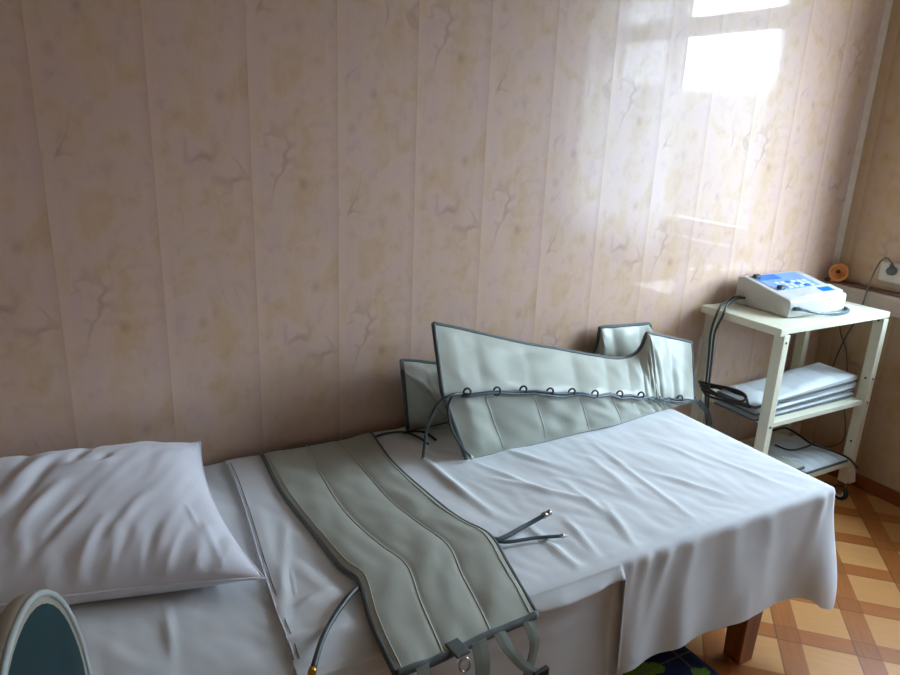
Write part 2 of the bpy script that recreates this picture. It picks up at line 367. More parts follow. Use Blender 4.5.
# ------------------------------------------------------------------ sheets
def ridge(x, y, a, b, w):
    ax, ay = a; bx, by = b; dx, dy = bx-ax, by-ay; L2 = dx*dx+dy*dy
    t = max(0, min(1, ((x-ax)*dx+(y-ay)*dy)/L2)); d = math.hypot(x-ax-t*dx, y-ay-t*dy)
    return math.exp(-(d/w)**2)*math.sin(PI*min(1, max(0, t*.96+.02)))
def xy(px, py): p = P(px, py, 'z', ZB+.006); return (p.x, p.y)
RID = [(xy(584,438), xy(706,530), .010, .006), (xy(470,462), xy(560,500), .012, .007), (xy(480,478), xy(600,505), .012, .007), (xy(600,500), xy(640,555), .012, .007),
       (xy(560,480), xy(610,520), .012, .006), (xy(585,455), xy(640,500), .014, .006), (xy(520,520), xy(585,575), .012, .007), (xy(560,515), xy(600,560), .010, .006),
       (xy(640,470), xy(740,500), .010, .004), (xy(690,450), xy(790,490), .012, .004), (xy(650,440), xy(720,470), .014, .005), (xy(430,470), xy(500,520), .014, .008),
       (xy(410,450), xy(470,500), .012, .008), (xy(380,436), xy(440,462), .016, .012), (xy(392,446), xy(465,455), .014, .010), (xy(560,470), xy(500,450), .012, .006),
       (xy(250,500), xy(300,600), .016, .004), (xy(165,596), xy(173,668), .007, .005), (xy(300,560), xy(352,605), .02, .006), (xy(285,520), xy(300,640), .012, .006), (xy(300,610), xy(345,590), .012, .009), (xy(290,640), xy(360,625), .014, .009)]
def sheet_z(x, y):
    z = ZB + .006
    # long shallow waves, stronger by the wall
    u = x*.9 + y*.45; v = -x*.45 + y*.9
    z += .0050*fn(u*9, v*3.2, 1.3) + .0034*abs(fn(u*20+2, v*6, 4.1)) + .0015*fn(x*30, y*12, 2)
    for a, b, wd, hh in RID: z += hh*ridge(x, y, a, b, wd)
    z -= .022*sst(-.86, -.93, y)*sst(.80, .50, x)
    return z
def skirt_pts(base, out, hem, n, u, amp, flare=.03, cu=0):
    """drop from a top-edge point down to the hem; u is the arc length along the edge"""
    res = []
    for k in range(1, n+1):
        t = k/n; drop = base[2]-hem
        rd = .007
        s = t*drop
        if s < rd*1.3: o = rd*math.sin(min(1, s/(rd*1.3))*PI/2)*.8; z = base[2] - s*.75
        else: o = rd*.8; z = base[2]-s
        g = sst(0, 1, t)
        fl = flare + (.045*math.exp(-((u-cu)/.08)**2) if cu else 0)
        if out[1] < -.99:
            for xc, sl_, wd_, am_ in ((1.20, -.22, .016, .007), (1.27, -.30, .020, .009), (1.15, -.12, .010, .005), (1.36, -.2, .025, .006), (1.52, -.1, .03, .005), (1.66, .05, .03, .005), (1.90, -.30, .022, .010)):
                o += am_*math.exp(-((base[0]-xc-sl_*s)/(wd_+.05*s))**2)*math.exp(-s/.22)*min(1, s/.02)
        o += g*(fl + amp*(math.sin(u*26+1.5*math.sin(u*7))*.6 + .5*fn(u*14, t*.8, 7)))
        res.append((base[0]+out[0]*o, base[1]+out[1]*o, z))
    return res
def make_sheet(name, x0, x1, y0, y1, hem, mat, dz=0, right=False, amp=.012, flare=.02, step=.0085, nsk=26, inset=0, backw=None):
    nx = int((x1-x0)/step); ny = int((y1-y0)/step); mb = MB()
    X = [x0+(x1-x0)*i/nx for i in range(nx+1)]
    top = []
    for j in range(ny+1):
        row = []
        for i, x in enumerate(X):
            y = y1+(y0-y1)*j/ny
            if backw and j < 14: y += backw(x)*(1-j/14)
            ed = sst(0, .022, y-y0) if x > .8 else 1; er = sst(0, .03, x1-x) if right else 1
            zz = sheet_z(x, y)+dz; ee = min(ed, er); zz = zz*ee + (ZB+.004+dz)*(1-ee) - .004*(1-ee)
            xs = x + ((-.055*sst(-.05, -.93, y)+.02)*(1-sst(x0, x0+.3, x)) if right else 0)
            row.append((xs, y, zz))
        top.append(row)
    # skirt round the front and right edges as columns
    edge = [(top[ny][i], (0, -1)) for i in range(nx+1)]
    if right:
        edge += [(top[j][nx], (1, 0)) for j in range(ny-1, -1, -1)]
    cols = []; nf = nx
    for k, (b, o) in enumerate(edge):
        if right:
            d = (k-nf)*step; R_ = .05
            if abs(d) < R_:
                th = (d/R_+1)*PI/4; o = (math.sin(th), -math.cos(th))
        b = (b[0], b[1], b[2]); 
        cols.append([b]+skirt_pts(b, o, hem(b[0], b[1], k, nf, step), nsk, k*step, amp, flare, nf*step if right else 0))
    mb.grid(top)
    mb.grid(cols)
    o = mb.build(name, mat, None, True, solid=0)
    me = o.data
    import bmesh
    bm = bmesh.new(); bm.from_mesh(me); bmesh.ops.remove_doubles(bm, verts=bm.verts, dist=.0004); bmesh.ops.recalc_face_normals(bm, faces=bm.faces); bm.to_mesh(me); bm.free()
    return o
def hem_main(x, y, k, nf, st):
    if k <= nf:
        if x < 1.115: return .553 + .0015*math.sin(x*18) - .012*sst(.80, .50, x)
        h = .272 + .006*math.sin(x*6)
        d = (nf-k)*st
        return h - .072*math.exp(-(d/.06)**2)
    d = (k-nf)*st
    return .272 - .075*math.exp(-(d/.05)**2) + .01*math.sin(y*9)
main = make_sheet('bed_sheet', .345, BX1+.002, BY0-.002, BY1-.002, hem_main, M['sheet'], .004, True, amp=.010, flare=.022)
tag(main, 'wide white sheet spread over the foot of the couch, hanging down at the corner', 'sheet')
def hem_low(x, y, k, nf, st): return .20 + .01*math.sin(x*5)
head = make_sheet('head_sheet', -.165, .40, BY0+.004, BY1-.001, hem_low, M['sheet2'], -.0005, False, amp=.006, flare=.008)
tag(head, 'white sheet under the pillow at the head of the couch', 'sheet')
# lower sheet hanging behind the short hem
cols = []
for i in range(100):
    x = .36 + (1.155-.36)*i/99; b = (x, BY0+.006, .566); c = [b]
    for k in range(1, 31):
        t = k/30; z = .566-(.566-.16)*t
        o = .004 + .012*t + .003*math.sin(x*22+t*2) + .005*math.exp(-((z-.47+.03*(x-.9))/.008)**2) + .004*math.exp(-((x-1.10)/.006)**2)
        c.append((x, BY0-.002-o, z))
    cols.append([(x, BY0+.05, .5705), (x, BY0+.02, .5715)] + c)
low = MB().grid(cols).build('under_sheet', M['sheet2'], None, True); tag(low, 'creased white under sheet hanging below the short hem at the couch front', 'sheet')
# stitched hem lines as parts of the sheets
def ztop(x, y): return sheet_z(x, y)+.006
def xl(y): return .345+.02-.055*sst(-.05, -.93, y)
YS = [BY1-.03-(BY1-.03-BY0-.03)*i/60 for i in range(61)]
MB().tube([(xl(y)+.002, y, ztop(xl(y), y)+.0005) for y in YS], .0024, 6).build('hem', M['hem'], main, True)
MB().tube([(xl(y)+.012, y, ztop(xl(y)+.012, y)-.0004) for y in YS], .0012, 5).build('stitching', M['stitch'], main, True)
# ------------------------------------------------------------------ pillow
def make_pillow():
    FR, BR, BL, FL = P(264,578,'z',.632), Vector((.296, -.062, .690)), Vector((-.40, -.07, .735)), Vector((-.36, -.53, .648))
    def q(px, py): p = P(px, py, 'z', .70); return (p.x, p.y)
    PR = [(q(120,592), q(150,535), .010, .007), (q(140,590), q(185,530), .010, .008), (q(160,588), q(205,540), .008, .007), (q(178,586), q(216,548), .007, .006), (q(192,583), q(228,540), .007, .006),
          (q(206,580), q(196,545), .007, .006), (q(222,578), q(212,545), .007, .005), (q(238,575), q(200,520), .009, .006), (q(60,585), q(110,530), .012, .009), (q(82,590), q(130,535), .010, .007), (q(98,592), q(90,560), .010, -.008),
          (q(5,560), q(70,505), .018, .010), (q(10,540), q(60,488), .014, -.012), (q(12,515), q(65,478), .016, .012), (q(55,500), q(120,485), .016, .010), (q(75,492), q(98,462), .014, -.013), (q(98,490), q(112,478), .012, -.008),
          (q(8,465), q(55,456), .014, .007), (q(20,500), q(38,470), .012, -.009), (q(100,560), q(150,510), .014, .006), (q(150,555), q(190,505), .014, .005), (q(40,560), q(90,520), .010, -.008), (q(25,585), q(60,560), .012, .009),
          (q(186,512), q(200,532), .005, .004), (q(200,532), q(232,512), .005, .003), (q(130,460), q(160,450), .02, .004)]
    N = 110; mbu = MB(); top = []; bot = []
    for j in range(N+1):
        v = -1+2*j/N; rt = []; rb = []
        for i in range(N+1):
            u = -1+2*i/N
            a, b = (u+1)/2, (v+1)/2
            c = FL.lerp(FR, a).lerp(BL.lerp(BR, a), b)
            # sides draw in between the corners
            pin = .035
            c.x -= u*pin*(1-v*v)*abs(u)**2; c.y -= v*pin*(1-u*u)*abs(v)**2*.6
            prof = ((1-abs(u)**3.2)**.62)*((1-abs(v)**3.2)**.62)
            h = .092*prof
            e = prof**.5; w_ = 0
            for pa, pb, wd, hh in PR: w_ += hh*ridge(c.x, c.y, pa, pb, wd)
            w_ = w_*e + .009*e*fn((u*.9-v*.45)*3.0, (u*.45+v*.9)*1.1, 5) + .0035*e*fn((u*.9-v*.45)*11, (u*.45+v*.9)*3, 8)
            w_ += .005*e*math.sin(u*30-v*16+3*fn(u*3, v*3))*math.exp(-((v+.72)/.22)**2)*(.4+.6*fn(u*2+5, 0)**2*4)
            rt.append((c.x, c.y, c.z + h + w_))
            rb.append((c.x, c.y, max(c.z - h*.95, ZB+.016)))
        top.append(rt); bot.append(rb)
    mbu.grid(top); mbu.grid([r[::-1] for r in bot])
    o = mbu.build('pillow', M['pillow'], None, True)
    import bmesh
    bm = bmesh.new(); bm.from_mesh(o.data); bmesh.ops.remove_doubles(bm, verts=bm.verts, dist=.0006); bmesh.ops.recalc_face_normals(bm, faces=bm.faces); bm.to_mesh(o.data); bm.free()
    tag(o, 'creased white pillow against the wall at the head of the couch', 'pillow')
    ring = [top[0][i] for i in range(N+1)] + [top[j][N] for j in range(1, N+1)] + [top[N][i] for i in range(N-1, -1, -1)] + [top[j][0] for j in range(N-1, -1, -1)]
    MB().tube(ring, .0028, 6).build('piping', M['pillow'], o, True)
    return o
make_pillow()

# ------------------------------------------------------------------ massage mat lying across the couch
def mat_mesh():
    rail = {  # pixel rails across the mat, back to front: left edge, seam, seam, right edge
     0: [(262,453),(281,490),(312,530),(340,564),(359,579),(370,617),(383,647),(396,673)],
     1: [(306,446),(323,478),(345,512),(378,543),(406,564),(420,600),(432,628),(444,655)],
     2: [(340,440),(362,468),(390,500),(420,524),(448,545),(462,575),(477,603),(491,632)],
     3: [(371,432),(392,461),(425,491),(458,517),(489,534),(507,562),(522,588),(537,613)]}
    zs = [.612, .611, .612, .618, .622, .616, .610, .600]
    W = [resample(smooth_path([P(px, py, 'z', z) for (px, py), z in zip(rail[k], zs)], 6), 70) for k in range(4)]
    rows = []; seams = [[], []]; us = [i/48 for i in range(49)]
    for j in range(70):
        t = j/69; row = []
        q = [W[k][j] for k in range(4)]
        for i, u in enumerate(us):
            s = u*3; k = min(2, int(s)); fr = s-k
            p = q[k].lerp(q[k+1], fr)
            puff = .007*(math.sin(PI*fr)**.55 if 0 < fr < 1 else 0)*(math.sin(PI*min(1, max(0, t)))**.25 if 0 < t < 1 else 0)
            wr = .006*math.sin(PI*fr)*(fn(u*6, t*12, 3) + .8*math.sin(t*40+u*3)*math.exp(-((t-.93)/.07)**2))
            p = Vector((p.x, p.y, p.z+puff+wr)); row.append(p)
        seams[0].append(row[16]); seams[1].append(row[32]); rows.append(row)
    return rows, seams
rows, seams = mat_mesh()
mat = MB().grid(rows).build('quilted_mat', M['grey_mat'], None, True, solid=0)
bot = [[Vector((p.x, p.y, max(p.z-.016, ztop(p.x, p.y)+.0015) if p.y > BY0-.0 else p.z-.014)) for p in r] for r in rows]
bpy.data.objects.remove(mat)
mt = MB(); mt.grid(rows); mt.grid([r[::-1] for r in bot])
nr = len(rows)
mt.grid([[rows[0][i] for i in range(49)], [bot[0][i] for i in range(49)]]); mt.grid([[bot[-1][i] for i in range(49)], [rows[-1][i] for i in range(49)]])
mt.grid([[bot[j][0] for j in range(nr)], [rows[j][0] for j in range(nr)]]); mt.grid([[rows[j][48] for j in range(nr)], [bot[j][48] for j in range(nr)]])
mat = thing('compression_mat', 'long grey quilted mat lying across the couch with straps over the front edge', 'mat', tuple(rows[35][24]))
mt.build('quilted_panel', M['grey_mat'], mat, True)
def band(pts, r, name, mtl, par, n=8): return MB().tube(pts, r, n).build(name, mtl, par, True)
lift = Vector((0, 0, -.004))
band([r[0]+lift for r in rows], .0065, 'edge_binding', M['bind'], mat)
band([r[48]+lift for r in rows], .0065, 'edge_binding', M['bind'], mat)
band([p+lift for p in rows[0]], .0065, 'edge_binding', M['bind'], mat)
band([p+lift for p in rows[-1]], .009, 'edge_binding', M['bind'], mat)
for s in seams: band([p+Vector((0,0,.0006)) for p in s], .0022, 'seam', M['seam'], mat, 6)
for off in (2, 46): band([r[off]+Vector((0,0,.001)) for r in rows], .0013, 'seam', M['seam'], mat, 6)
# buckle tab with ring at the middle of the front edge
fc = rows[-1][20]; ex = (rows[-1][26]-rows[-1][14]).normalized(); ey = Vector((ex.y, -ex.x, 0)).normalized()
def obox(mb, c, a, b, cc, ha, hb, hc):
    v = [c + a*(sx*ha) + b*(sy*hb) + cc*(sz*hc) for sz in (-1, 1) for sx, sy in ((-1,-1),(1,-1),(1,1),(-1,1))]
    return mb.add(v, [(3,2,1,0),(4,5,6,7),(0,1,5,4),(1,2,6,5),(2,3,7,6),(3,0,4,7)])
Zv = Vector((0, 0, 1))
obox(MB(), fc+ey*.004+Zv*.004, ex, ey, Zv, .016, .022, .0035).build('buckle_tab', M['bind'], mat, bevel=.002)
rc = fc+ey*.030-Zv*.016; ring = [rc + ex*(.013*math.cos(a)) + (ey*.35-Zv).normalized()*(.013*math.sin(a)) for a in [2*PI*i/20 for i in range(21)]]
band(ring, .0022, 'ring', M['metal'], mat)
# straps that hang off the front edge
def strap(start, pts, wdt=.018, name='strap', mtl='strap'):
    path = smooth_path([start]+pts, 8); rowa = []; rowb = []
    for p in path: rowa.append(p-ex*wdt); rowb.append(p+ex*wdt)
    return MB().grid([[a, (a+b)/2+ey*.001, b] for a, b in zip(rowa, rowb)]).build(name, M[mtl], mat, False, solid=.002)
def fp(i, d, dz): b = rows[-1][i]; return Vector((b.x, b.y-.006, b.z)) + Vector((d, 0, dz))
s1 = rows[-1][27]+ey*.006; strap(s1, [s1+ey*.02+Vector((-.002,0,-.05)), s1+ey*.022+Vector((-.004,0,-.12)), s1+ey*.03+Vector((0,0,-.2))])
s2 = rows[-1][34]+ey*.004; strap(s2, [s2+ey*.028+Vector((.012,0,-.035)), s2+ey*.036+Vector((.05,0,-.085)), s2+ey*.036+Vector((.085,0,-.11))], .014, 'strap', 'strap')
s3 = rows[-1][44]+ey*.004; strap(s3, [s3+ey*.022+Vector((.004,0,-.04)), s3+ey*.026+Vector((-.004,0,-.09)), s3+ey*.03+Vector((-.02,0,-.14))], .013)
obox(MB(), s2+ey*.04+Vector((.085,0,-.115)), ex, Zv, ey, .020, .014, .006).build('strap_buckle', M['black'], mat, bevel=.002)
s0 = rows[-1][8]+ey*.006; strap(s0, [s0+ey*.02+Vector((0,0,-.05)), s0+ey*.03+Vector((.01,0,-.14))], .014)
# mat hoses
def px_path(lst): return smooth_path([P(a, b, ax, v) for a, b, ax, v in lst], 8)
h1 = px_path([(488,536,'z',.612),(500,539,'z',.613),(525,526,'z',.617),(543,516,'z',.628)]); band(h1, .0058, 'hose', M['hose_blue'], mat)
d = (h1[-1]-h1[-4]).normalized(); MB().lathe([(.006,0),(.0085,.001),(.0085,.012),(.006,.013),(.006,.016),(.008,.017),(.008,.026),(.004,.027)], h1[-1]-d*.002, d, 16).build('connector', M['metal'], mat, True)
h2 = px_path([(488,538,'z',.611),(505,542,'z',.612),(535,538,'z',.611),(561,536,'z',.611)]); band(h2, .0046, 'hose', M['hose_blue'], mat)
d = (h2[-1]-h2[-4]).normalized(); MB().lathe([(.0046,0),(.0055,.001),(.0055,.009),(.003,.010),(.003,.016)], h2[-1]-d*.001, d, 12).build('connector', M['metal'], mat, True)
h3 = px_path([(364,583,'z',.612),(350,595,'z',.618),(334,617,'z',.616),(322,640,'z',.614),(313,669,'z',.610)]); band(h3, .0062, 'hose', M['hose'], mat)
d = (h3[-1]-h3[-4]).normalized(); MB().lathe([(.006,0),(.008,.001),(.008,.012),(.004,.013),(.004,.02)], h3[-1]-d*.001, d, 14).build('brass_connector', M['brass'], mat, True)

# ------------------------------------------------------------------ leg garments standing on the couch
def garment(name, label, cols, ys, nseam, thick, loc, puff=.010, sm=6):
    """cols: (bottom, crease, top) pixels; ys: depth of each of the three per column"""
    rails = []
    for k in range(3):
        pts = [P(c[k][0], c[k][1], 'y', y[k]) for c, y in zip(cols, ys)]
        rails.append(pts)
    NC = 150
    # resample all rails on a common parameter so that columns stay aligned
    def samp(pts):
        q = smooth_path(pts, 10); n = len(q)-1
        out = []
        for i in range(NC+1):
            t = n*i/NC; k = min(int(t), n-1); out.append(q[k].lerp(q[k+1], t-k))
        return out
    B, Mi, Tt = [samp(r) for r in rails]
    for p in B: p.z = max(p.z, ZB+.012); NV = 36; front = []; back = []
    for i in range(NC+1):
        u = i/NC; fs = (u*nseam) % 1; cf = math.sin(PI*fs)**.6 if 0 < fs < 1 else 0
        colf = []; colb = []
        for j in range(NV+1):
            t = j/NV
            if t < .5: p = B[i].lerp(Mi[i], t*2)
            else: p = Mi[i].lerp(Tt[i], t*2-1)
            # round the crease a little
            edge = min(1, min(t, 1-t)*9)**.6 * min(1, min(u, 1-u)*22)**.6
            dist = abs(t-.5)
            o = -(puff*cf*edge*(1 if dist > .06 else .5 + dist*8))
            nd = (Tt[i]-B[i]).normalized()
            o -= .006*fn(u*26+t*5, t*5, 11)*edge + .005*math.sin((u*60-t*7)+3*fn(u*8, t*3))*edge*(.5+.5*math.sin(u*9))*.7
            n_ = Vector((0, 1, -.35 if t > .5 else .15)).normalized()
            colf.append(p + n_*o); colb.append(p + Vector((0, thick*(.25+.75*edge), 0)))
        front.append(colf); back.append(colb)
    g = thing(name, label, 'compression garment', loc)
    mb = MB(); mb.grid(front); mb.grid([c[::-1] for c in back])
    mb.grid([[front[i][0] for i in range(NC+1)], [back[i][0] for i in range(NC+1)]]); mb.grid([[back[i][-1] for i in range(NC+1)], [front[i][-1] for i in range(NC+1)]])
    mb.grid([[back[0][j] for j in range(NV+1)], [front[0][j] for j in range(NV+1)]]); mb.grid([[front[-1][j] for j in range(NV+1)], [back[-1][j] for j in range(NV+1)]])
    mb.build('quilted_sleeve', M['grey'], g, True)
    outl = [(a+b)/2 for a, b in zip([c[-1] for c in front], [c[-1] for c in back])]
    def bnd(fl, bl, r): MB().tube([(a+b)/2 for a, b in zip(fl, bl)], r, 8).build('edge_binding', M['bind'], g, True)
    bnd([c[-1] for c in front], [c[-1] for c in back], .0075); bnd(front[0], back[0], .0075); bnd(front[-1], back[-1], .0075); bnd([c[0] for c in front], [c[0] for c in back], .004)
    for s in range(1, nseam):
        i = round(NC*s/nseam); MB().tube([p+Vector((0,-.0005,0)) for p in front[i][1:NV//2]], .0018, 5).build('seam', M['seam'], g, True)
    return g, front, back, NC, NV
colsF = [((467,460),(443,393),(434,324)), ((500,452),(478,391),(468,331)), ((540,443),(525,390),(515,342)), ((580,433),(568,392),(560,350)), ((612,426),(600,393),(594,356)),
         ((635,419),(622,394),(618,359)), ((650,414),(640,395),(634,355)), ((660,412),(648,396),(642,347)), ((664,411),(653,397),(646.5,336)), ((667,410),(657,397),(648.5,333.5)), ((671,409),(662,397),(653,334.5)), ((684,405),(676,398),(670,338)), ((698,400),(695,399),(692,343))]
n = len(colsF)
ysF = [(-.325+.05*sst(600, 690, c[0][0]), -.316+.03*sst(600, 690, c[0][0]), -.165) for c in colsF]
gF, frF, bkF, NC, NV = garment('leg_sleeve', 'front one of two grey quilted leg sleeves, with a hose threaded along its middle', colsF, ysF, 11, .035, (1.5, -.27, .6))
colsR = [((408,431),(403,372),(402,361)), ((440,424),(424,386),(420,362)), ((470,418),(445,402),(440,364)), ((510,412),(500,395),(500,366)), ((560,406),(555,392),(556,368)), ((580,403),(578,392),(582,364)),
         ((592,401),(590,385),(592,357)), ((604,399),(600,380),(598,343)), ((609,398),(605,374),(600,331)), ((612,397),(609,372),(603,327.5)), ((630,394),(630,370),(625,326)), ((646,391),(646,369),(645,324)), ((650,390),(651,368),(650,325)), ((660,389),(660,368),(652,336))]
ysR = [(-.065,-.165,-.05), (-.065,-.155,-.05), (-.07,-.13,-.05)] + [(-.09,-.10,-.05)]*(len(colsR)-3)
gR, frR, bkR, _, _ = garment('leg_sleeve', 'rear one of two grey quilted leg sleeves, leaning on the wall and mostly hidden', colsR, ysR, 11, .022, (1.4, -.08, .6))
# hose along the crease with loops
mid = [c[NV//2] for c in frF]
pth = [mid[i]+Vector((0,-.010,.003*math.sin(i*.5))) for i in range(6, NC-2, 3)]
band(pth, .0045, 'hose', M['hose'], gF); band([p+Vector((0,-.003,-.006+.003*math.sin(i*.55))) for i, p in enumerate(pth)], .0042, 'hose', M['hose_blue'], gF)
def near(px):
    best = min(range(NC+1), key=lambda i: abs((mid[i]-P(px, 393, 'y', mid[i].y)).length)); return best
for px in (464, 494, 520, 547, 570, 594, 617, 640, 680):
    c = mid[near(px)] + Vector((0, -.010, .004)); rg = [c + Vector((.010*math.cos(a), -.004*math.cos(a), .013*math.sin(a))) for a in [2*PI*i/16 for i in range(17)]]
    band(rg, .0034, 'hose_loop', M['hose'], gF, 6)
p0 = pth[0]
hA = smooth_path([p0, P(452,395,'y',-.345), P(438,404,'y',-.345), P(428,425,'y',-.345), P(424,450,'y',-.335), P(423,457,'y',-.33)], 8); band(hA, .0048, 'hose', M['hose'], gF)
d = (hA[-1]-hA[-3]).normalized(); MB().lathe([(.005,0),(.0055,.001),(.0055,.008),(.002,.010)], hA[-1], d, 10).build('connector', M['metal'], gF, True)
hB = smooth_path([p0, P(452,397,'y',-.345), P(448,410,'y',-.345), P(452,430,'y',-.345), P(462,447,'y',-.345), P(470,456,'y',-.345)], 8); band(hB, .0042, 'hose', M['hose'], gF)
d = (hB[-1]-hB[-3]).normalized(); MB().lathe([(.005,0),(.0065,.001),(.0065,.012),(.003,.014)], hB[-1], d, 10).build('connector', M['cream'], gF, True)
pe = pth[-1]
for k in range(3):
    hC = smooth_path([pe, P(698,399+k*2,'y',-.27), P(703-k,404+k*2,'y',-.25), P(709-2*k,412,'y',-.22), P(712-2*k,425,'y',-.18)], 6); band(hC, .0035, 'hose', M['hose_blue'], gF)
# thin tube lying on the crumpled sheet between mat and sleeves
tb = thing('air_tube', 'thin dark tube curled on the crumpled sheet beside the grey mat', 'tube', tuple(P(400,434,'z',.61)))
def onz(px, py, dz=.004):
    q = P(px, py, 'z', .612); z = ztop(q.x, q.y)+dz; return P(px, py, 'z', z)
band(smooth_path([onz(374,437), onz(388,433), onz(404,432), onz(418,437), onz(428,444)], 8), .0038, 'tube', M['hose'], tb)
band(smooth_path([onz(404,433), onz(414,431), onz(426,433), onz(436,440)], 8), .0038, 'tube', M['black'], tb)

# ------------------------------------------------------------------ trolley
CX0, CX1, CY0, CY1, CZ = 2.362, 3.042, -.400, -.022, .90
cart = thing('trolley', 'cream painted trolley with three shelves on castors in the corner', 'trolley', ((CX0+CX1)/2, (CY0+CY1)/2, 0))
MB().box((CX0+.012, CY0, CZ-.026), (CX1, CY1, CZ)).build('top', M['cream'], cart, bevel=.003)
MB().box((CX0-.034, CY0-.006, CZ-.030), (CX0+.0115, CY1, CZ+.002)).build('side_rail', M['cream'], cart, bevel=.003)
for z in (.50, .20):
    MB().box((CX0+.036, CY0+.012, z-.022), (CX1-.036, CY1, z)).build('shelf', M['cream'], cart, bevel=.002)
LZ = .095
for lx in (CX0, CX1-.035):
    for ly in (CY0, CY1-.045):
        MB().box((lx, ly, LZ), (lx+.035, ly+.045, CZ-.0305)).build('leg', M['cream'], cart, bevel=.0025)
        cx, cy = lx+.0175, ly+.0225
        m = MB().box((cx-.018, cy-.018, .083), (cx+.018, cy+.018, .0945)); m.tube([(cx, cy, .084), (cx, cy, .07)], .008, 10)
        m.box((cx-.016, cy-.012, .03), (cx-.013, cy+.020, .072)); m.box((cx+.013, cy-.012, .03), (cx+.016, cy+.020, .072)); m.box((cx-.016, cy-.016, .068), (cx+.016, cy+.020, .073))
        m.tube([(cx-.018, cy+.004, .036), (cx+.018, cy+.004, .036)], .004, 8)
        cst = m.build('castor', M['metal'], cart)
        MB().lathe([(.010,-.011),(.030,-.011),(.036,-.007),(.036,.007),(.030,.011),(.010,.011)], (cx, cy+.004, .036), (1,0,0), 28).build('wheel', [M['black']], cst, True)
        MB().lathe([(.004,-.0122),(.018,-.0122),(.020,-.0115),(.020,.0115),(.018,.0122),(.004,.0122)], (cx, cy+.004, .036), (1,0,0), 20).build('wheel_hub', [M['cream']], cst)
for (x, z) in ((CX0+.017, .49), (CX1-.017, .49), (CX0+.017, .84), (CX1-.017, .60)):
    MB().lathe([(.005, 0), (.005, .0015), (.003, .0025)], (x, CY0, z), (0,-1,0), 12).build('screw', M['knob'], cart)
for z in (.60, .86, .49, .30):
    MB().lathe([(.005, 0), (.005, .0015), (.003, .0025)], (CX1-.035, CY0+.022, z), (-1,0,0), 12).build('screw', M['knob'], cart)
m = MB(); m.add([(CX1-.045, CY0-.004, .165), (CX1+.004, CY0-.004, .165), (CX1+.016, CY0-.010, .10), (CX1-.030, CY0-.010, .10), (CX1-.045, CY0, .165), (CX1+.004, CY0, .165), (CX1+.016, CY0-.004, .10), (CX1-.030, CY0-.004, .10)],
   [(0,1,2,3),(7,6,5,4),(0,4,5,1),(1,5,6,2),(2,6,7,3),(3,7,4,0)]); m.build('corner_plate', M['cream'], cart)

# therapy console on top
DX0, DX1, DY0, DY1 = 2.497, 2.865, -.305, -.045
dev = thing('therapy_console', 'white sloping control console with blue labels standing on the trolley', 'medical device', ((DX0+DX1)/2, (DY0+DY1)/2, CZ))
zf, zr = CZ+.074, CZ+.122; b0 = CZ+.002
m = MB(); nseg = 12; prof = [(DY0, b0), (DY0, zf-.004), (DY0+.01, zf)] + [(DY0+.01+(DY1-.03-DY0-.01)*i/6, zf+(zr-zf)*i/6) for i in range(1, 7)] + [(DY1, zr-.006), (DY1, b0)]
def front_bow(x): u = (x-DX0)/(DX1-DX0); return -.012*math.sin(PI*u)
secs = []
for i in range(nseg+1):
    x = DX0+(DX1-DX0)*i/nseg; fb = front_bow(x)
    secs.append([(x, y + fb*(1-(y-DY0)/(DY1-DY0)), z) for y, z in prof])
m.grid(secs); k = len(prof); m.add(secs[0], [tuple(range(k))]); m.add(secs[-1], [tuple(range(k))[::-1]]); m.grid([[s[-1] for s in secs], [s[0] for s in secs]])
o = m.build('housing', M['device'], dev)
import bmesh
bm = bmesh.new(); bm.from_mesh(o.data); bmesh.ops.remove_doubles(bm, verts=bm.verts, dist=.0005); bmesh.ops.recalc_face_normals(bm, faces=bm.faces); bm.to_mesh(o.data); bm.free()
kk = o.modifiers.new('bevel', 'BEVEL'); kk.width = .006; kk.segments = 3; kk.limit_method = 'ANGLE'; kk.angle_limit = math.radians(35)
for p in o.data.polygons: p.use_smooth = True
sl = (zr-zf)/(DY1-.03-DY0-.01)
def top_pt(x, y, h=0): return Vector((x, y, zf+sl*(y-DY0-.01))) + Vector((0, -sl, 1)).normalized()*h
def top_box(name, x0, x1, y0, y1, h0, h1, mt_, bev=.001, par=dev):
    v = [top_pt(x, y, h) for h in (h0, h1) for x, y in ((x0,y0),(x1,y0),(x1,y1),(x0,y1))]
    return MB().add(v, [(3,2,1,0),(4,5,6,7),(0,1,5,4),(1,2,6,5),(2,3,7,6),(3,0,4,7)]).build(name, mt_, par, bevel=bev)
kp = top_box('keypad', DX0+.03, DX1-.05, DY0+.085, DY1-.035, -.003, .002, M['panelblue'])
xa, xb, ya, yb = DX0+.06, DX1-.012, DY0+.014, DY0+.080
v = [top_pt(xa, ya, -.012), top_pt(xb, ya, -.012), top_pt(xb, yb, -.012), top_pt(xa, yb, -.012), top_pt(xa, ya, .0005), top_pt(xa+.10, ya, .010), top_pt(xb, ya, .010), top_pt(xb, yb, .010), top_pt(xa+.16, yb, .010), top_pt(xa, yb, .0005)]
MB().add(v, [(3,2,1,0),(4,5,8,9),(5,6,7,8),(0,1,6,5,4),(1,2,7,6),(2,3,9,8,7),(3,0,4,9)]).build('raised_front', M['device'], dev, bevel=.003)
top_box('blue_label', DX0+.235, DX0+.315, DY0+.024, DY0+.060, .009, .0108, M['blue'], .0005)
top_box('display_strip', DX0+.04, DX0+.17, DY1-.085, DY1-.04, .001, .004, M['blue'], .0005)
for r in range(3):
    for c in range(6):
        top_box('key', DX0+.085+c*.035, DX0+.11+c*.035, DY0+.096+r*.021, DY0+.110+r*.021, .0015, .0045, M['key'] if (r+c) % 4 else M['blue'], .001, kp)
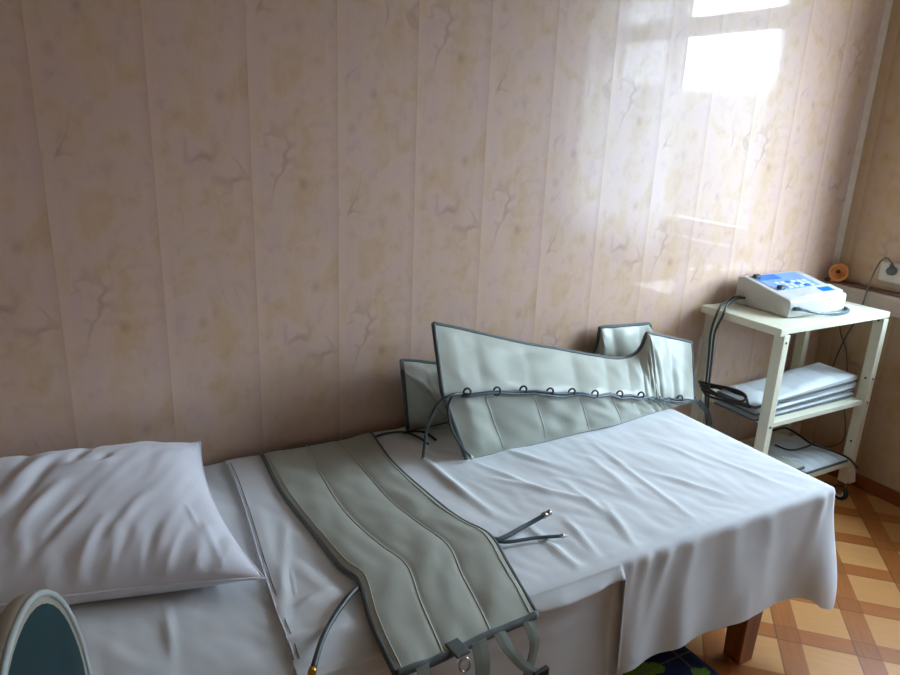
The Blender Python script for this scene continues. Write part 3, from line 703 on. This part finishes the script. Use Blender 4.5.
for (x, y) in ((DX0+.045, DY1-.055), (DX0+.060, DY0+.095)):
    top_box('knob', x-.015, x+.015, y-.011, y+.011, .001, .017, M['knob'], .004)
# leads: plugged in at the front and looped to the right
for k in range(2):
    q = [Vector((DX0+.02, DY0-.004-.004*k, CZ+.036+.007*k)), Vector((DX0+.05, DY0-.02, CZ+.036+.006*k)), Vector((DX0+.14, DY0-.035-.004*k, CZ+.018)), Vector((DX0+.25, DY0-.048-.003*k, CZ+.0065+.007*k)), Vector((DX0+.35, DY0-.03, CZ+.0065+.004*k)),
         Vector((DX0+.385, DY0+.03, CZ+.0065+.004*k)), Vector((DX0+.375, DY0+.07, CZ+.010)), Vector((DX1+.004, DY0+.10, CZ+.02))]
    band(smooth_path(q, 8), .0058, 'lead', M['hose_blue'], dev)
# two hoses from the rear down the left end of the trolley to the bundle on the middle shelf
for k in range(2):
    q = [Vector((DX0+.004, DY1-.03-.02*k, CZ+.035)), Vector((2.45,-.07-.02*k,CZ+.034)), Vector((2.40,-.085-.02*k,CZ+.022)), Vector((CX0-.02,-.11-.025*k,CZ+.022)), Vector((CX0-.052,-.12-.03*k,CZ-.01)), P(711+4*k, 332, 'x', CX0-.055), P(709+3*k, 355, 'x', CX0-.055), P(706+3*k, 385, 'x', CX0-.045), P(706+2*k, 407, 'x', CX0-.04), P(707, 425, 'x', CX0-.035)]
    band(smooth_path(q, 8), .0052, 'hose', M['hose'], dev)
pp = P(852, 303, 'z', CZ+.001)
pap = MB().box((DX1+.02, -.30, CZ+.0005), (DX1+.11, -.19, CZ+.0025)); tag(pap.build('paper_sheet', M['paper']), 'small white sheet of paper lying right of the console on the trolley', 'paper')

# folded garments on the shelves
def folded(name, label, x0, x1, y0, y1, z, th, rot=0, sag=.0, layers=2, matk='grey', wob=0, group='folded garments on the trolley', loff=0):
    g = thing(name, label, 'folded garment', ((x0+x1)/2, (y0+y1)/2, z), group)
    nx, ny = 50, 26; lh = th/layers
    for L in range(layers):
        zz = z + L*lh; tp = []; bt = []
        for j in range(ny+1):
            v = j/ny; rt = []; rb = []
            for i in range(nx+1):
                u = i/nx; e = min(1, min(u, 1-u)*10, min(v, 1-v)*6)**.5
                x = x0+loff*L+(x1-x0-loff*L)*u; y = y0+(y1-y0)*v
                s = math.sin(rot); cx, cy = (x0+x1)/2, (y0+y1)/2; xr = cx+(x-cx)*math.cos(rot)-(y-cy)*s; yr = cy+(x-cx)*s+(y-cy)*math.cos(rot)
                cf = abs(math.sin(PI*u*5.0))**.5
                h = lh*(.45+.55*e*(.55+.45*cf)) + wob*fn(u*4+L*3, v*3, z*10)*e + sag*u*(L+1)
                rt.append((xr, yr, zz+h)); rb.append((xr, yr, zz+.001+sag*u*L + (0 if L == 0 else lh*.05)))
            tp.append(rt); bt.append(rb)
        mb = MB(); mb.grid(tp); mb.grid([r[::-1] for r in bt]); mb.grid([tp[0][::-1], bt[0][::-1]][::-1]); mb.grid([tp[-1], bt[-1]][::-1])
        mb.grid([[r[0] for r in tp], [r[0] for r in bt]]); mb.grid([[r[-1] for r in bt], [r[-1] for r in tp]])
        mb.build('fabric_layer', M[matk], g, True)
        mid_ = lambda a, b: [(Vector(p)+Vector(q))/2 for p, q in zip(a, b)]
        for nm, a, b in (('f', tp[0], bt[0]), ('l', [r[0] for r in tp], [r[0] for r in bt]), ('r', [r[-1] for r in tp], [r[-1] for r in bt])):
            MB().tube(mid_(a, b), lh*.22 if lh*.22 < .006 else .006, 7).build('edge_binding', M['bind'], g, True)
    return g
M['grey_b'] = cloth('pale_blue_grey_fabric', srgb(196, 202, 204), .45, 1200, .05, .03, .1)
folded('folded_garment', 'thick pale folded garment, lower of the two on the middle shelf of the trolley', 2.345, 2.995, -.350, -.150, .5005, .046, 0, .010, 2, 'grey_b', .005)
folded('folded_garment', 'thin pale folded garment, upper of the two on the middle shelf of the trolley', 2.335, 3.000, -.348, -.165, .556, .026, .0, .034, 1, 'grey_b', .008)
folded('folded_garment', 'pale folded garment lying at the right of the bottom shelf of the trolley', 2.70, 3.0, -.385, -.12, .2005, .034, 0, .0, 1, 'grey_b', .003)
folded('folded_garment', 'grey folded garment lying at the left of the bottom shelf of the trolley', 2.405, 2.69, -.38, -.10, .2005, .060, 0, .0, 2, 'grey_mat', .004)
# bundle of black hoses on the left of the middle shelf
bun = thing('hose_bundle', 'bundle of black hoses curled at the left end of the middle shelf', 'hose', (2.36, -.25, .55))
for k in range(4):
    q = []
    for i in range(30):
        a = 2*PI*i/14+k; q.append(Vector((2.325+.05*math.cos(a)-.012*k, -.22+.11*math.sin(a), .560+.012*k+.008*math.sin(a*2+k))))
    band(smooth_path(q, 3), .0052, 'hose', M['black'], bun)
bun2 = thing('hose_bundle', 'loose dark hose lying over the garments on the bottom shelf', 'hose', (2.75, -.2, .25))
q = [P(x, y, 'z', z) for x, y, z in ((768,432,.27),(785,428,.285),(800,436,.275),(812,444,.262),(830,450,.25),(848,458,.245),(858,468,.235))]
band(smooth_path([Vector((p.x, min(p.y, -.05), p.z)) for p in q], 8), .0048, 'hose', M['black'], bun2)
q = [P(x, y, 'z', z) for x, y, z in ((775,445,.27),(790,450,.275),(806,447,.27),(815,442,.262))]
band(smooth_path([Vector((p.x, min(p.y, -.05), p.z)) for p in q], 8), .0045, 'hose', M['black'], bun2)

# ------------------------------------------------------------------ clay pot on the ledge, socket and cable
pot = thing('clay_pot', 'small orange clay pot lying on the ledge with its round mouth facing out', 'pot', (XR-.035, -.06, .95))
pc = Vector((XR-.058, -.062, .994)); ax = Vector((-.80, -.60, .05)).normalized()
MB().lathe([(.016,-.034),(.030,-.030),(.040,-.012),(.041,.0),(.037,.012),(.041,.019),(.042,.023),(.039,.026),(.033,.024),(.029,.014),(.027,.002),(.012,-.012)], pc, ax, 36).build('bowl', [M['clay']], pot, True)
MB().lathe([(.010,.004),(.010,.0045)], pc+ax*-.0155, ax, 16).build('hole', M['clay_in'], pot)
MB().lathe([(.026,0),(.027,.006),(.020,.012),(.016,.016)], (pc.x+.006, pc.y+.006, .9505), (0,0,1), 24).build('foot', M['clay'], pot, True)
sk = thing('wall_socket', 'white wall socket on the right wall with a grey plug in it', 'socket', (XR, -.29, 1.03))
m = MB(); m.box((XR-.022, -.375, .985), (XR, -.222, 1.075)); m.build('plate', M['socket'], sk, bevel=.010, seg=4)
plug = thing('power_plug', 'grey round plug with a cable, pushed into the white wall socket', 'plug', (XR-.04, -.262, 1.03))
pcn = P(892, 271, 'x', XR-.03)
MB().lathe([(.019,0),(.020,.010),(.018,.022),(.010,.030)], (XR-.0225, pcn.y, pcn.z), (-1,0,0), 24).build('plug_body', M['plug'], plug, True)
MB().tube([(XR-.038, pcn.y, pcn.z+.010), (XR-.038, pcn.y+.001, pcn.z+.022), (XR-.038, pcn.y+.003, pcn.z+.036)], [.011, .009, .005], 12).build('strain_relief', M['plug'], plug, True)
q = [Vector((XR-.038, pcn.y+.003, pcn.z+.034)), P(887,258,'x',XR-.04), P(880,262,'x',XR-.045), P(873,275,'x',XR-.07), P(868,288,'x',XR-.09), P(863,303,'x',XR-.09), P(856,320,'x',XR-.06), P(845,338,'x',XR-.03), P(834,364,'x',XR-.02), P(826,395,'x',XR-.03)]
band(smooth_path(q, 8), .0032, 'cable', M['plug'], plug)
q = [P(839,318,'x',XR-.03), P(841,335,'x',XR-.02), P(846,350,'x',XR-.02), P(847,372,'x',XR-.02), P(844,400,'x',XR-.03), P(843,440,'x',XR-.03), Vector((XR-.03, -.12, .10)), Vector((XR-.05, -.12, .004))]
cab = MB().tube(smooth_path(q, 8), .0028, 8).build('loose_cable', M['plug'], None, True); tag(cab, 'thin cable hanging on the right wall behind the trolley', 'cable')
rl = MB().box((XR-.012, -.312, 1.085), (XR, -.302, CEIL)); struct(rl.build('trim_3', M['trim'], bevel=.002))

# ------------------------------------------------------------------ rug
rows_ = []
RX0, RX1, RY0, RY1 = .85, 1.615, -1.75, -.665
for j in range(60):
    v = j/59; y = RY1+(RY0-RY1)*v; rows_.append([(RX0+(RX1-RX0)*i/40+.03*(v)*.9, y, .010+.0006*math.sin(i*2.1+j*1.7)) for i in range(41)])
m = MB(); m.grid(rows_)
rug = m.build('rug', M['rug'], None, True, solid=.009); tag(rug, 'dark blue rug with yellow green blotches under the couch front', 'rug')

# ------------------------------------------------------------------ chair close to the camera
ch = thing('upholstered_chair', 'grey upholstered chair with rounded backrest in front of the pillow', 'chair', (.13, -1.215, 0))
TH, REC = .201, .179
th_ = Vector((-math.sin(TH), -math.cos(TH), 0))       # width axis of the backrest
nrm = Vector((math.cos(TH), -math.sin(TH), 0))        # the sitter faces this way
dnv = Vector((0, 0, -1))*math.cos(REC) + nrm*math.sin(REC)
nrm = nrm*math.cos(REC) + Vector((0, 0, 1))*math.sin(REC)
apex = Vector((-.116, -1.012, .912))
HW, HH = .195, .338
def outline(s, k=40):
    pts = []
    for i in range(k):
        a = 2*PI*i/k; e = .921
        cx = abs(math.cos(a))**e*(1 if math.cos(a) >= 0 else -1); sy = abs(math.sin(a))**e*(1 if math.sin(a) >= 0 else -1)
        pts.append(apex + th_*(cx*(HW-s)) + dnv*(HH/2 + sy*(HH/2-s)))
    return pts
def plate(name, layers_, mt_, par):
    mb = MB(); k = 40; vs = []; 
    for s, d in layers_: vs += [p+nrm*d for p in outline(s)]
    fs = []
    for L in range(len(layers_)-1):
        for i in range(k): fs.append((L*k+i, L*k+(i+1) % k, (L+1)*k+(i+1) % k, (L+1)*k+i))
    fs.append(tuple(range(k))[::-1]); fs.append(tuple(range((len(layers_)-1)*k, len(layers_)*k)))
    mb.add(vs, fs); return mb.build(name, mt_, par, True)
plate('back_shell', [(.05,-.034),(.012,-.030),(0,-.020),(0,.002),(.004,.006)], M['chair_shell'], ch)
plate('backrest', [(.012,.0),(.013,.004),(.022,.006),(.07,.008)], M['chair_fab'], ch)
ol = outline(.006); band([p+nrm*.006 for p in ol+[ol[0]]], .0055, 'piping', M['chair_pipe'], ch)
sc = Vector((.13, -1.215, .45))
m = MB(); k = 40; vs = []
for s, z in ((.02,.41),(.0,.42),(.0,.455),(.015,.47),(.06,.478)):
    for i in range(k):
        a = 2*PI*i/k; e = .75
        cx = abs(math.cos(a))**e*(1 if math.cos(a) >= 0 else -1); sy = abs(math.sin(a))**e*(1 if math.sin(a) >= 0 else -1)
        vs.append((sc.x+cx*(.22-s), sc.y+sy*(.22-s), z))
fs = [(L*k+i, L*k+(i+1) % k, (L+1)*k+(i+1) % k, (L+1)*k+i) for L in range(4) for i in range(k)] + [tuple(range(k))[::-1], tuple(range(4*k, 5*k))]
m.add(vs, fs).build('seat', M['chair_fab'], ch, True)
for s in (-1, 1):
    a = apex + th_*(s*.10) + dnv*.30 - nrm*.036
    band(smooth_path([a, a+dnv*.10, a+dnv*.20-Vector((.01,0,0)), Vector((a.x+.10, a.y-.06, .40)), Vector((a.x+.16, a.y-.08, .402))], 6), .010, 'back_support', M['black'], ch)
for sx in (-1, 1):
    for sy in (-1, 1):
        band([Vector((sc.x+sx*.16, sc.y+sy*.16, .41)), Vector((sc.x+sx*.20, sc.y+sy*.19, .0))], .011, 'leg', M['metal'], ch)

# ------------------------------------------------------------------ daylight
wd = bpy.data.worlds.new('daylight'); bpy.context.scene.world = wd; wd.use_nodes = True; nt = wd.node_tree; bg = nt.nodes['Background']
tc = nt.nodes.new('ShaderNodeTexCoord'); sp = nt.nodes.new('ShaderNodeSeparateXYZ'); nt.links.new(tc.outputs['Generated'], sp.inputs[0])
rp = nt.nodes.new('ShaderNodeValToRGB'); nt.links.new(sp.outputs[2], rp.inputs[0])
e = rp.color_ramp.elements; e[0].position = .0; e[0].color = (.05, .056, .060, 1); e[1].position = .062; e[1].color = (.72, .88, 1, 1)
x = e.new(.045); x.color = (.055, .062, .066, 1); x = e.new(1.0); x.color = (.64, .84, 1, 1)
nt.links.new(rp.outputs[0], bg.inputs[0]); bg.inputs[1].default_value = 12.0
pl = bpy.data.lights.new('window_daylight', 'AREA'); pl.shape = 'RECTANGLE'; pl.size = WY1-WY0-.02; pl.size_y = WZ1-WZ0-.02; pl.cycles.is_portal = True
po = bpy.data.objects.new('window_daylight', pl); COL.objects.link(po); po.location = (XR+.22, (WY0+WY1)/2, (WZ0+WZ1)/2); po.rotation_euler = (PI/2, 0, PI/2)

# ------------------------------------------------------------------ camera
cd = bpy.data.cameras.new('camera'); co = bpy.data.objects.new('camera', cd); COL.objects.link(co)
cd.sensor_fit = 'HORIZONTAL'; cd.sensor_width = 36; cd.lens = 36*FPX/900; cd.clip_start = .02
from mathutils import Matrix
mx = Matrix((RT, -DN, -F)).transposed().to_4x4(); mx.translation = CAM; co.matrix_world = mx
sc_ = bpy.context.scene; sc_.camera = co
sc_.view_settings.view_transform = 'Standard'; sc_.view_settings.look = 'None'; sc_.view_settings.gamma = 1; sc_.view_settings.use_curve_mapping = False
sc_.view_settings.exposure = 1.72
